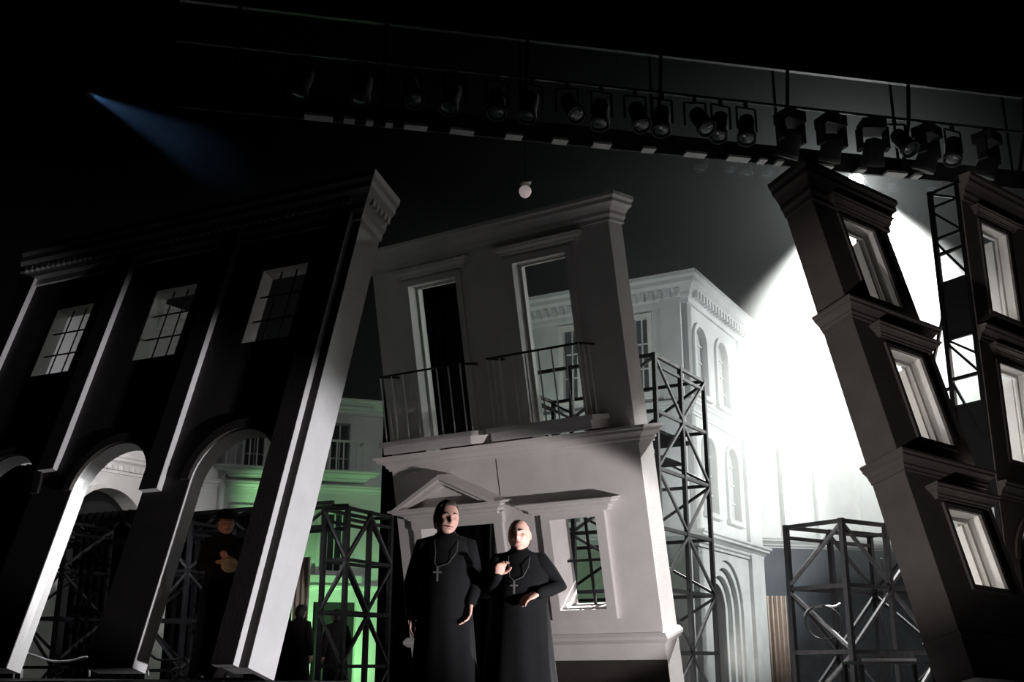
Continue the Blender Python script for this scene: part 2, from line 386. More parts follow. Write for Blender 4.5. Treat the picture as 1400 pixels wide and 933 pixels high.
left.xf(Matrix(((0,1,0,0),(1,0,0,0),(0,0,1,0),(0,0,0,1)))).xf(Matrix.Translation((.25,0,0)))
left.build('side_wall', M['stone'], H)
def side_box(y0, y1, z0, z1, o, m, name, parent=H): return MB().box(-o, 0, y0, y1, z0, z1).build(name, m, parent)
side_box(.12,.58,0,8.3,.1,M['stone'],'corner_pilaster')
for a, z in ((.92,6.3),(2.64,6.3),(.9,3.6),(2.64,3.6)):
    h = 1.7 if z > 5 else 1.6
    f = MB().panel(rect(a-.1,a+.47,z-.1,z+h+.1), [rect(a,a+.36,z,z+h)], -.05, 0).xf(Matrix(((0,1,0,0),(1,0,0,0),(0,0,1,0),(0,0,0,1)))).build('window', M['trim'], H)
    MB().box(.12,.14,a-.02,a+.4,z,z+h).build('panes', M['glass_dark'], f)
    b = MB().box(.08,.11,a+.165,a+.195,z,z+h)
    for k in (1,2): b.box(.08,.11,a,a+.36,z+h*k/3-.015,z+h*k/3+.015)
    b.build('glazing_bars', M['trim'], f)
def around(prof): return MB().sweep(prof, [(0,HW),(0,0),(HU,0),(HU,.5)])
cb = around(cornice_profile(8.2,8.84,.34)); dentils(cb, .1, HU, -.1, 8.32, 8.5, .2, .1, .12)
for k in range(22): cb.box(-.22,-.1,.1+k*.2,.2+k*.2,8.32,8.5)
cb.build('cornice', M['stone'], H)
around(cornice_profile(5.72,6.02,.2)).build('string_course', M['stone'], H)
around(cornice_profile(2.95,3.28,.24)).build('string_course', M['stone'], H)
MB().box(3.35,HU,-.09,0,0,8.2).build('corner_pilaster', M['stone'], H)

# white arched house seen through the arcade
B0 = at(190,700,17.9)
B = thing('white_arched_house', 'white house with round arch and dentil band behind the first arcade arch', 'house', (B0.x,B0.y,0), math.radians(57))
bz = B0.z
o = [(-2.3,0),(-1.3,0)]+[(-.6-.7*math.cos(PI*k/18), bz-.4+.7*math.sin(PI*k/18)) for k in range(19)]+[(.1,0),(.8,0),(.8,bz+3.3),(-2.3,bz+3.3)]
MB().panel(o, [], 0, .34).build('street_wall', M['plaster_white'], B)
MB().box(-2.2,.4,.6,.65,0,bz+3).build('inner_wall', M['black'], B)
ring_band(-.6,.7,.78,bz-.4,-.04,0).build('archivolt', M['plaster_white'], B)
MB().sweep(cornice_profile(bz+3.1,bz+3.5,.25), [(-2.3,0),(.8,0),(.8,.34)]).build('cornice', M['plaster_white'], B)
dentils(MB().sweep(cornice_profile(bz+.55,bz+.85,.14), [(-2.3,0),(.8,0),(.8,.34)]), -2.3, .8, -.03, bz+.6, bz+.68, .11, .06, .06).build('dentil_band', M['plaster_white'], B)

# green lit house behind the left scaffold
G0 = at(522,800,20.4); gz = 2.02
G = thing('green_lit_balcony_house', 'plain balcony house behind left scaffold, washed in green light', 'house', (G0.x,G0.y,0), math.radians(18))
GW = (-.87,-2.42,-3.97)
MB().panel(rect(-4.9,0,0,5.25), [rect(c-.17,c+.17,3.98,4.95) for c in GW]+[rect(c-.29,c+.25,2.24,3.28) for c in GW]+[rect(-1.22,-.45,0.05,1.7)], 0, .2).build('street_wall', M['stone'], G)
MB().box(-4.8,-.2,.7,.75,0.05,5.1).build('inner_wall', M['dark_room'], G)
MB().sweep(cornice_profile(5.12,5.4,.2), [(-4.9,0),(0,0),(0,.2)]).build('cornice', M['stone'], G)
MB().sweep(cornice_profile(3.62,3.78,.12), [(-4.9,0),(0,0),(0,.2)]).build('string_course', M['stone'], G)
MB().sweep(cornice_profile(1.86,1.98,.08), [(-4.9,0),(0,0),(0,.2)]).build('string_course', M['stone'], G)
for c in GW:
    casing_frame(c-.17,c+.17,3.98,4.95,.06,-.03,0).build('window_casing', M['stone'], G)
    muntins(c-.17,c+.17,3.98,4.95,2,3,.08,.025).build('glazing_bars', M['stone'], G)
    casing_frame(c-.29,c+.25,2.24,3.28,.07,-.04,0).build('window_casing', M['stone'], G)
    muntins(c-.29,c+.25,2.24,3.28,4,1,.08,.022).build('glazing_bars', M['stone'], G)
    MB().box(c-.45,c+.48,-.14,0,2.03,2.15).build('window_ledge', M['stone'], G)
    bl = MB().sweep(cornice_profile(3.84,4.02,.3), [(c-.38,0),(c-.38,-.05),(c+.42,-.05),(c+.42,0)]).build('balcony', M['stone'], G)
    MB().bar((c-.36,-.3,4.56),(c+.4,-.3,4.56),.035).bar((c+.4,-.3,4.56),(c+.4,0,4.56),.035).bar((c-.36,-.3,4.56),(c-.36,0,4.56),.035).build('hand_rail', M['stone'], bl)
    for k in range(7):
        x = c-.36+.76*k/6; MB().tube([(x,-.3,4.02),(x,-.3,4.56)], .014, 6).build('baluster', M['stone'], bl)
MB().tube([(-2.95,-.06,.0),(-2.95,-.06,5.1)], .05, 10).build('drain_pipe', M['stone'], G)

# pale wall far right in the haze
K0 = at(1060,742,27.6)
K = thing('pilastered_back_facade', 'pale pilastered house wall far back behind the haze', 'house', (K0.x,K0.y,0), math.radians(15))
MB().box(-.55,5.6,0,.3,0,8.2).build('wall', M['stone'], K)
MB().box(-.55,5.6,-.05,-.001,0,3.4).build('lower_wall', M['shade_bluegrey'], K, label='lower wall with blue grey shade painted in')
MB().sweep(cornice_profile(3.4,3.66,.2), [(-.55,0),(5.6,0)]).build('string_course', M['stone'], K)
for u in (.25,1.2,2.4,3.6): MB().box(u,u+.32,-.12,0,3.66,7.9).build('pilaster', M['stone'], K)
MB().sweep(cornice_profile(7.8,8.3,.3), [(-.55,0),(5.6,0)]).build('cornice', M['stone'], K)

def pleated(w, h, n=9, amp=.04):
    b = MB(); N = n*8; fr = []; bk = []
    for k in range(N+1):
        x = -w/2+w*k/N; y = amp*math.sin(2*PI*k/8)*(1+.3*math.sin(k*.7))
        fr.append((x,y)); bk.append((x,y+.02))
    b.panel([(0,0),(1,0),(1,1),(0,1)], [], 0, 0) if False else None
    poly = fr+bk[::-1]; n2 = len(poly)
    vs = [(x,y,0) for x,y in poly]+[(x,y,h) for x,y in poly]
    fs = [(k,(k+1)%n2,(k+1)%n2+n2,k+n2) for k in range(n2)]
    for k in range(N): fs += [(k,n2-1-k,n2-2-k,k+1),(k+n2,k+1+n2,n2-2-k+n2,n2-1-k+n2)]
    return b.add(vs, fs)
p = at(1053,815,26.95)
tag(pleated(.75, p.z, 7, .035).build('pleated_drape', M['drape'], smooth=True), 'beige pleated drape hanging between white corner house and right scaffold', 'drape').location = (p.x,p.y,0)
p = at(414,762,17.2)
tag(pleated(.24, p.z, 3, .025).build('pleated_drape', M['drape'], smooth=True), 'narrow pinkish pleated drape just right of the bright white edge', 'drape').location = (p.x,p.y,0)

for x0_, x1_, Y_, lab in ((-60,44,15.0,'black masking drape behind the arch cut by the left edge'),(106,214,15.3,'black masking drape behind the first full arcade arch'),(520,670,15.45,'tall black drape added to hide lit haze behind the balcony house doorway'),(238,405,14.5,'black masking drape behind the dim figure in the arch')):  # the doorway drape is added to keep that gap black
    k_ = 0 if x0_ == 520 else .35; a_, b_ = at(x0_,700,Y_+k_), at(x1_,700,Y_-k_); zt_ = at(300,345 if x0_ == 520 else 699 if x0_ > 0 else 640,Y_).z
    w_ = (Vector((b_.x-a_.x,b_.y-a_.y))).length
    o_ = tag(pleated(w_, zt_, max(4,int(w_*7)), .03).build('masking_drape', M['masking'], smooth=True), lab, 'drape')  # the one behind the doorway is added to hide lit haze
    o_.location = ((a_.x+b_.x)/2,(a_.y+b_.y)/2,0); o_.rotation_euler = (0,0,math.atan2(b_.y-a_.y,b_.x-a_.x))

# ------------------------------------------------------------------ raised decks under the leaning fronts
def deck(name, label, org, h, u0, u1, w0, w1, top):
    a = math.atan2(h[1], h[0])
    t = thing(name, label, 'platform', (org.x,org.y,0), a)
    MB().box(u0,u1,w0,w1,0,top-.03).build('deck_body', M['deck'], t)
    MB().box(u0-.02,u1+.02,w0-.02,w1+.02,top-.03,top).build('deck_top', M['deck'], t)
    MB().box(u0-.02,u1+.02,w0-.045,w0-.02,top-.03,top-.005).build('nosing', M['deck_edge'], t)
    return t
deck('stage_platform', 'low black platform under the left leaning arcade', LO, LH, -6.2, .35, -.5, 1.1, .46)
deck('stage_platform', 'low black platform under the right leaning tower', R1O, R1H, -.3, 1.7, -.45, .8, .40)
deck('stage_platform', 'low black platform under the truss backed front at right edge', Vector((6.1,13.3,0)), R2H, -.4, 2.8, -.35, .8, .43)

# ------------------------------------------------------------------ scaffold towers
def scaffold(name, label, org, ang, lx, ly, h, nx, nz, z0=0, m='steel', flip=0, w=.05, ny=1):
    """lattice tower: posts, rails and braces each its own part"""
    t = thing(name, label, 'scaffold', (org[0],org[1],z0), ang); mm = M[m]
    xs = [lx*k/nx for k in range(nx+1)]; zs = [h*k/nz for k in range(nz+1)]
    for x in xs:
        for y in (0, ly): MB().box(x-w/2,x+w/2,y-w/2,y+w/2,0,h+w/2).build('post', mm, t)
    for j in range(1, ny):
        for x in (0, lx): MB().box(x-w/2,x+w/2,ly*j/ny-w/2,ly*j/ny+w/2,0,h+w/2).build('post', mm, t)
    for z in zs[1:]:
        for y in (0, ly): MB().bar((0,y,z),(lx,y,z),w*.8).build('rail', mm, t)
        for x in (0, lx): MB().bar((x,0,z),(x,ly,z),w*.8).build('rail', mm, t)
    for i in range(nz):
        for k in range(nx):
            a, b = (xs[k], xs[k+1]) if (i+k+flip) % 2 else (xs[k+1], xs[k])
            MB().bar((a,-.01,zs[i]+.03),(b,-.01,zs[i+1]-.03),w*.62).build('brace', M['steel_grey'], t)
            MB().bar((b,ly+.01,zs[i]+.03),(a,ly+.01,zs[i+1]-.03),w*.62).build('brace', mm, t)
        for j in range(ny):
          a, b = (ly*j/ny, ly*(j+1)/ny) if (i+j+flip) % 2 else (ly*(j+1)/ny, ly*j/ny)
          for x in (-.01, lx+.01): MB().bar((x,a,zs[i]+.03),(x,b,zs[i+1]-.03),w*.62).build('brace', M['steel_grey'] if x < 0 else mm, t)
    for y in (0, ly): MB().bar((0,y,h-.13),(lx,y,h-.13),w*.7).build('top_chord', mm, t)
    return t
aL = math.atan2(LH[1], LH[0]); aM = math.atan2(MH[1], MH[0])
# behind the balcony house: long side runs into the depth
cM = at(894,485,14.0)
sm = scaffold('scaffold_tower', 'black scaffold tower beside the right edge of the balcony front', (cM.x,cM.y), aM+PI/2, 1.7, 2.5, cM.z, 2, 6, flip=1, w=.055, ny=2)
MB().box(.05,1.2,.03,1.1,cM.z-1.02,cM.z-.98).box(.05,.9,.05,1.05,cM.z-1.35,cM.z-1.31).build('platform_board', M['black'], sm)
cR = at(1150,712,13.2)
sr = scaffold('scaffold_tower', 'black scaffold tower left of the leaning three storey tower', (cR.x,cR.y), math.radians(35), 1.65, .86, cR.z, 2, 3, flip=0, w=.06)
cL = at(476,695,12.9)
scaffold('scaffold_tower', 'slim black scaffold tower against the green lit house', (cL.x,cL.y), aL+PI/2, .95, .32, cL.z, 2, 4, w=.05)
for px, Y, lab in ((92,13.9,'dim scaffold tower inside the first full arcade arch'),(262,12.85,'dim scaffold tower inside the arcade arch beside the bright edge')):
    c = at(px,715,Y)
    scaffold('scaffold_tower', lab, (c.x,c.y), aL+PI/2, .75, .55, c.z, 1, 4, w=.045)
# lattice beam tying the scaffolds together behind the arcade
p0 = at(455,700,13.05); p1 = at(40,748,15.4)
tb = thing('lattice_beam', 'long dark lattice beam running behind the arcade arches', 'scaffold', (p1.x,p1.y,p1.z), math.atan2(p0.y-p1.y,p0.x-p1.x))
ln = (Vector((p0.x,p0.y))-Vector((p1.x,p1.y))).length
for y in (0,.3):
    for z in (0,.28): MB().bar((0,y,z),(ln,y,z),.045).build('chord', M['steel'], tb)
nb = 12
for k in range(nb):
    a, b = ln*k/nb, ln*(k+1)/nb
    MB().bar((a,0,0 if k%2 else .28),(b,0,.28 if k%2 else 0),.03).build('brace', M['steel_grey'], tb)
    MB().bar((a,0 if k%2 else .3,.28),(b,.3 if k%2 else 0,.28),.03).build('brace', M['steel'], tb)

def cable(name, label, pts, r, m, cat='cable'):
    """smooth hose through the given points"""
    P = [Vector(p) for p in pts]; out = []
    for i in range(len(P)-1):
        a, b, c, d = P[max(i-1,0)], P[i], P[i+1], P[min(i+2,len(P)-1)]
        for k in range(8):
            t = k/8; out.append(.5*((2*b)+(c-a)*t+(2*a-5*b+4*c-d)*t*t+(3*b-a-3*c+d)*t**3))
    out.append(P[-1])
    return tag(MB().tube(out, r, 8).build(name, M[m], smooth=True), label, cat)
cable('curved_pipe', 'long curved pale pipe low in the first arcade arch', [at(28,892,12.3),at(45,896,12.3),at(70,904,12.3),at(95,904,12.3),at(120,899,12.3),at(122,912,12.35),at(122,925,12.4)], .012, 'pipe_pale', 'pipe')
cable('curved_pipe', 'short curved pale pipe low in the arch beside the bright edge', [at(203,925,11.7),at(202,895,11.7),at(215,902,11.7),at(235,903,11.7),at(254,902,11.7),at(255,924,11.75)], .012, 'pipe_pale', 'pipe')
cable('bent_pipe', 'small bent pale pipe standing below the short curved pipe', [at(236,930,11.6),at(235,920,11.6),at(239,915,11.6),at(252,917,11.6),at(253,930,11.62)], .010, 'pipe_pale', 'pipe')
pc = [at(1100,842,13.6),at(1106,834,13.6),at(1122,829,13.6),at(1140,830,13.65),at(1148,826,13.7)]
cable('coiled_cable', 'pale cable looped over the rail of the right scaffold tower', pc, .014, 'pipe_pale')
lp = [Vector(at(1126,852,13.55))+Vector((.22*math.cos(t),.05*math.sin(t),.20*math.sin(t))) for t in [2*PI*k/12 for k in range(13)]]
cable('coiled_cable', 'dark cable loop hanging below the pale cable on right scaffold', lp, .012, 'cable')
cable('hanging_cable', 'dark cable hanging down in the middle of right scaffold tower', [at(1205,765,13.8),at(1210,800,13.8),at(1206,840,13.8),at(1218,880,13.8),at(1220,925,13.8)], .012, 'cable')
# metal trolley with pipes at the foot of the right scaffold
tp = at(1215,905,12.3)
tr = thing('metal_trolley', 'low grey metal trolley with loose pipes at foot of right scaffold', 'trolley', (tp.x,tp.y,0), math.radians(8))
zt = tp.z
MB().box(-.42,.42,-.2,.25,zt-.03,zt).build('top', M['steel_grey'], tr)
for x in (-.4,.4):
    for y in (-.18,.22): MB().box(x-.02,x+.02,y-.02,y+.02,0,zt-.03).build('leg', M['steel'], tr)
MB().box(-.42,.42,-.2,.25,.28,.31).build('shelf', M['steel_grey'], tr)
tr2 = tag(MB().bar((tp.x-.3,tp.y-.06,zt+.018),(tp.x+.3,tp.y+.02,zt+.018),.03).build('steel_pipe', M['pipe_pale']), 'pale pipe lying across the top of the metal trolley', 'pipe')
tag(MB().box(tp.x-.05,tp.x+.3,tp.y+.08,tp.y+.2,zt+.001,zt+.11).build('metal_case', M['steel_grey']), 'small grey case resting on the metal trolley', 'case')

# ------------------------------------------------------------------ lighting bridge overhead
BD = Vector((.978,.208,0)); BP = at(1000,215,13.8)
ang = math.atan2(BD.y, BD.x)
def on_line(px, z):
    s_ = (px-700)/F_PX; lo, hi = -20., 20.
    g = lambda u: (Vector((BP.x,BP.y,z))+BD*u-CAM)
    for _ in range(60):
        mid = (lo+hi)/2; d_ = g(mid)
        if d_.x/d_.dot(FWD) < s_: lo = mid
        else: hi = mid
    return lo
br = thing('lighting_bridge', 'long dark lighting bridge spanning overhead above the house fronts', 'lighting bridge', (BP.x,BP.y,0), ang)
zb = at(1000,217,14.12).z; zm = at(1000,137,13.8).z; ztp = at(1000,86,13.72).z
uL = on_line(235, zb)
MB().box(-11,9,-.05,-.03,ztp+.01,15.95).build('added_black_cloth', M['masking'], br, label='black cloth added above the rail to hide lit haze')  # cloth added to keep the space above the rail black
MB().box(uL,9,.35,.39,zb,zb+.30).build('border_board', M['black'], br)
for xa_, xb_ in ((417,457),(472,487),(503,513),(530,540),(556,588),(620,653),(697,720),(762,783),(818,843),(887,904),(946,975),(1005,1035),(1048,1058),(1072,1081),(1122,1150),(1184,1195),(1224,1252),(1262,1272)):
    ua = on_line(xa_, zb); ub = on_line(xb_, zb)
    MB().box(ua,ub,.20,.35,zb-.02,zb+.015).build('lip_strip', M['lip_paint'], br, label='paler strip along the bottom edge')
MB().tube([(uL,0,zm),(9,0,zm)], .024, 10).build('lantern_pipe', M['steel_grey'], br)
MB().box(uL,9,-.12,-.06,ztp-.03,ztp+.02).build('top_rail', M['steel_grey'], br)
for k in range(11):
    x = -10.5+k*1.9
    if x < uL: continue
    MB().bar((x,.3,zb+.02),(x,.0,zm),.04).bar((x,0,zm),(x,-.09,ztp),.04).bar((x,.37,zb),(x,.37,15.98),.03).build('hanger', M['masking'], br)

def make_lantern():
    r = thing('stage_lantern', 'lantern', 'stage light')
    MB().lathe([(.05,.0),(.10,-.03),(.115,-.1),(.115,-.34),(.135,-.36),(.135,-.44),(.12,-.44),(.118,-.40)], 16).build('lamp_housing', M['black'], r, True)
    MB().lathe([(.001,-.405),(.115,-.405),(.09,-.425),(.001,-.43)], 16).build('lens', M['lens_dark'], r, True)
    MB().bar((-.15,0,-.22),(-.15,0,.12),.03,.012).bar((.15,0,-.22),(.15,0,.12),.03,.012).bar((-.15,0,.12),(.15,0,.12),.012,.03).build('yoke', M['steel'], r)
    MB().box(-.025,.025,-.02,.02,.12,.2).build('clamp', M['steel_grey'], r)
    return r
def make_mover():
    r = thing('moving_head_spotlight', 'mover', 'stage light')
    MB().box(-.17,.17,-.15,.15,0,.16).build('base', M['black'], r)
    for s in (-1, 1): MB().box(s*.19-.03,s*.19+.03,-.07,.07,-.28,.06).build('yoke_arm', M['black'], r)
    hd = MB().lathe([(.02,.14),(.11,.12),(.145,.04),(.15,-.14),(.165,-.2),(.165,-.27),(.13,-.27)], 18)
    hd.xf(Matrix.Translation((0,0,-.24)) @ Matrix.Rotation(.5, 4, 'X')).build('head', M['black'], r, True)
    MB().lathe([(.001,-.245),(.14,-.245),(.1,-.262),(.001,-.265)], 18).xf(Matrix.Translation((0,0,-.24)) @ Matrix.Rotation(.5, 4, 'X')).build('lens', M['lens_dark'], r, True)
    MB().box(-.04,.04,-.03,.03,.16,.24).build('clamp', M['steel_grey'], r)
    return r
ordn = ['rightmost','second from the right','third from the right','fourth from the right','fifth from the right','sixth from the right','seventh from the right','eighth from the right','ninth from the right','tenth from the right','eleventh from the right','twelfth from the right','thirteenth from the right','fourteenth from the right','fifteenth from the right']
def on_pipe(px, z):
    """point of the lantern pipe seen at image column px"""
    s = (px-700)/F_PX
    # x = s*fwd depth ; solve along the pipe
    best = None
    for k in range(-1100, 900):
        q = Vector((BP.x,BP.y,z)) + BD*(k/100); d = q-CAM; f = d.dot(FWD); e = abs(d.x/f-s)
        if best is None or e < best[0]: best = (e, q)
    return best[1]
mv = make_mover(); first = True
movers = [(1350,24,.5),(1268,-24,.5),(1192,6,-.2),(1136,-3,.2),(1080,12,.3)]
for i, (px, tilt, yaw) in enumerate(movers):
    r = mv if first else dup(mv); first = False
    q = on_pipe(px, zm-.265); r.location = q; r.rotation_euler = (0, 0, ang+yaw)
    for ch in r.children:
        pass
    r.rotation_euler = (0, math.radians(tilt*.0), ang+yaw)
    r['label'] = 'black moving head light on the bridge pipe, %s of the five' % ordn[i]
    r['group'] = 'moving head lights on the lighting bridge'
ln0 = make_lantern(); first = True
lans = [(1303,.35),(1224,-.3),(1020,.2),(985,.3),(950,-.3),(905,.2),(868,-.1),(822,.2),(775,-.3),(728,.3),(680,.1),(622,.3),(560,-.2),(500,.2),(420,.3)]
for i, (px, ti) in enumerate(lans):
    r = ln0 if first else dup(ln0); first = False
    q = on_pipe(px, zm-.222); r.location = q; r.rotation_euler = (0, 0, ang+ti*.6)
    for ch in r.children:
        if ch.name.split('.')[0] in ('lamp_housing','lens'): ch.matrix_parent_inverse = Matrix.Identity(4); ch.rotation_euler = (-.35+ti*.5, ti, 0); ch.location = (0,0,-.02)
    r['label'] = 'black can lantern hanging from the bridge pipe, %s of its kind' % ordn[i]
    r['group'] = 'can lanterns on the lighting bridge'
# a farther batten inside the haze with lanterns and the blazing lamp
LP = at(1170,246,20.2)
bq = at(1170,214,20.2)
bt = thing('lighting_batten', 'far hazy lighting batten beside the blazing lamp', 'lighting batten', (bq.x,bq.y,bq.z), ang)
MB().tube([(-5.5,0,0),(4.5,0,0)], .03, 10).build('pipe', M['steel_grey'], bt, True)
for x in (-5,-2,1,4): MB().tube([(x,0,0),(x,0,15.98-bq.z)], .012, 6).build('suspension_wire', M['steel'], bt)
far = [(945,'farthest left'),(985,'second from left'),(1012,'third from left'),(1042,'fourth from left'),(1068,'fifth from left'),(1232,'just right of the blazing lamp'),(1292,'second right of the blazing lamp'),(1345,'third right of the blazing lamp')]
for i, (px, w) in enumerate(far):
    r = dup(ln0)
    s = (px-1170)/F_PX*21.2; q = bq + BD*s*1.02; r.location = q+Vector((0,0,-.22)); r.rotation_euler = (0,0,ang+.3*math.sin(i*2.1))
    r['label'] = 'grey hazed can lantern on the far batten, %s' % w
    r['group'] = 'can lanterns on the far batten'
# blazing lamp
AX = Vector((-.206,-.587,-.783)).normalized()
lamp = thing('followspot_lamp', 'blazing white lamp throwing a beam through the haze', 'stage light', LP)
rot = AX.to_track_quat('-Z', 'Y').to_matrix().to_4x4()
MB().lathe([(.06,.42),(.15,.38),(.17,.1),(.19,.05),(.19,-.04),(.16,-.04),(.155,.02)], 20).xf(rot).build('lamp_housing', M['black'], lamp, True)
MB().lathe([(.001,.0),(.15,.0),(.15,.012),(.001,.012)], 20).xf(rot).build('lens', M['lens_lit'], lamp, True, 'glowing white lens')
MB().bar((-.2,0,.05),(-.2,0,.42),.03,.012).bar((.2,0,.05),(.2,0,.42),.03,.012).bar((-.2,0,.42),(.2,0,.42),.012,.03).build('yoke', M['steel'], lamp)
MB().box(-.025,.025,-.02,.02,.42,.5).build('clamp', M['steel'], lamp)
# blue lamp far left
BL = at(122,128,18.2)
bd = (at(290,215,15.6)-BL).normalized()
bl = thing('blue_stage_lamp', 'tiny blue stage lamp high in the dark at far left', 'stage light', BL)
rb = bd.to_track_quat('-Z', 'Y').to_matrix().to_4x4()
MB().lathe([(.03,.25),(.08,.22),(.09,.03),(.09,-.03),(.07,-.03)], 16).xf(rb).build('lamp_housing', M['black'], bl, True)
MB().lathe([(.001,0),(.035,0),(.035,.01),(.001,.01)], 14).xf(rb).build('lens', M['lens_blue'], bl, True, 'glowing blue lens')
MB().tube([(0,0,.1),(0,0,15.98-BL.z)], .006, 6).build('suspension_wire', M['masking'], bl)
# hanging globe
gp = at(718,262,15.3)
gl = thing('hanging_globe_lamp', 'small dim pinkish globe lamp hanging above the balcony front', 'lamp', gp)
MB().lathe([(.001,-.10),(.04,-.092),(.075,-.06),(.095,-.01),(.09,.035),(.065,.07),(.04,.085),(.001,.088)], 20).build('globe', M['globe'], gl, True)
MB().lathe([(.05,.10),(.085,.12),(.095,.155),(.06,.165),(.02,.20),(.015,.21)], 16).build('cap', M['silver'], gl, True)
MB().tube([(0,0,.2),(0,0,15.98-gp.z)], .005, 6).build('suspension_wire', M['masking'], gl)

# ------------------------------------------------------------------ people
def gauss(x, s): return math.exp(-(x/s)**2)
def head_grid(hair=False, bald=False, n=72, m=56):
    """head centred on the skull, face towards -y; returns an MB"""
    rings = []
    for j in range(1, m):
        ph = PI*j/m; ring = []
        for k in range(n):
            th = 2*PI*k/n
            x, y, z = math.sin(ph)*math.sin(th), -math.sin(ph)*math.cos(th), -math.cos(ph)
            # skull
            q_ = lambda a, e: math.copysign(abs(a)**e, a); X = .083*q_(x,.9); Y = .097*y; Z = .120*q_(z,.94)
            if z < 0:                                   # jaw narrows downwards, chin forward
                t = -z; X *= 1-.27*t**2.2; Y *= 1-.22*t*(1 if y > 0 else .25); Y += .018*t*(1 if y > 0 else -.2)
            if y > 0: Y *= 1.02
            front = max(0, -y)
            if front > 0:
                fz = Z; fx = X
                d = 0
                d += .023*gauss(fx, .016)*gauss(fz+.022, .017) + .013*gauss(fx, .012)*gauss(fz-.006, .028)   # nose tip, bridge
                d += .009*gauss(abs(fx)-.03, .022)*gauss(fz-.030, .011)                                      # brow
                d -= .013*gauss(abs(fx)-.032, .016)*gauss(fz-.010, .013)                                     # eye sockets
                d += .007*gauss(abs(fx)-.044, .018)*gauss(fz+.022, .02)                                      # cheeks
                d += .008*gauss(fx, .024)*gauss(fz+.052, .007) + .008*gauss(fx, .02)*gauss(fz+.066, .007)    # lips
                d -= .008*gauss(fx, .026)*gauss(fz+.058, .0035)
                d += .010*gauss(fx, .026)*gauss(fz+.098, .016)                                               # chin
                d -= .004*gauss(fx, .03)*gauss(fz+.08, .007)
                Y -= d*min(1, front*1.6)
            if hair:
                hl = .045 if not bald else -.01
                # hair covers crown, sides and back
                inhair = (Z > .082+.012*front) or (y > -.1 and Z > -.035) or (y > .35 and Z > -.075) or (y > -.45 and Z > .02)
                if bald: inhair = (y > .1 and -.07 < Z < .03)
                s = 1.085 if inhair else .90
                w = 1+.012*math.sin(k*2.3+j*1.7) if inhair else 1
                X *= s*w; Y *= s*w; Z *= s*w
            ring.append(Vector((X, Y, Z)))
        rings.append(ring)
    return MB().loft(rings)
def hand_parts(b, wrist, d, nrm, side, curl, spread=.012, s=1.0):
    """palm, four fingers and thumb; d points along the hand, nrm out of the palm, side = thumb side"""
    d = Vector(d).normalized(); nrm = Vector(nrm); nrm = (nrm-d*nrm.dot(d)).normalized(); lat = d.cross(nrm)*side
    wrist = Vector(wrist)
    rings = []
    for t, w, h in ((-.01,.026,.02),(.02,.032,.019),(.05,.040,.017),(.08,.041,.014),(.092,.036,.010)):
        rings.append([wrist+d*t*s+lat*w*s*math.cos(2*PI*k/14)+nrm*h*s*math.sin(2*PI*k/14) for k in range(14)])
    b.loft(rings)
    for i, (o, l) in enumerate(((.028,.070),(.0095,.078),(-.0095,.073),(-.027,.058))):
        p = wrist+d*.082*s+lat*o*s; a = curl*(.5+.12*i); dd = d+lat*(o*spread*20); dd.normalize(); pts = [p]
        for seg in (.42,.32,.26):
            dd2 = (dd*math.cos(a)+nrm*math.sin(a)).normalized(); p = p+dd2*l*seg*s; pts.append(p); a += curl*.75
        b.tube(pts, [.0095*s,.009*s,.0082*s,.007*s], 8)
    p = wrist+d*.022*s+lat*.026*s; pts = [p]
    for seg, q in ((.034, lat*.75+d*.6+nrm*.25),(.03, lat*.35+d*.85+nrm*.35),(.024, lat*.05+d*.9+nrm*.45)):
        p = p+q.normalized()*seg*s; pts.append(p)
    b.tube(pts, [.013*s,.0115*s,.010*s,.008*s], 8)
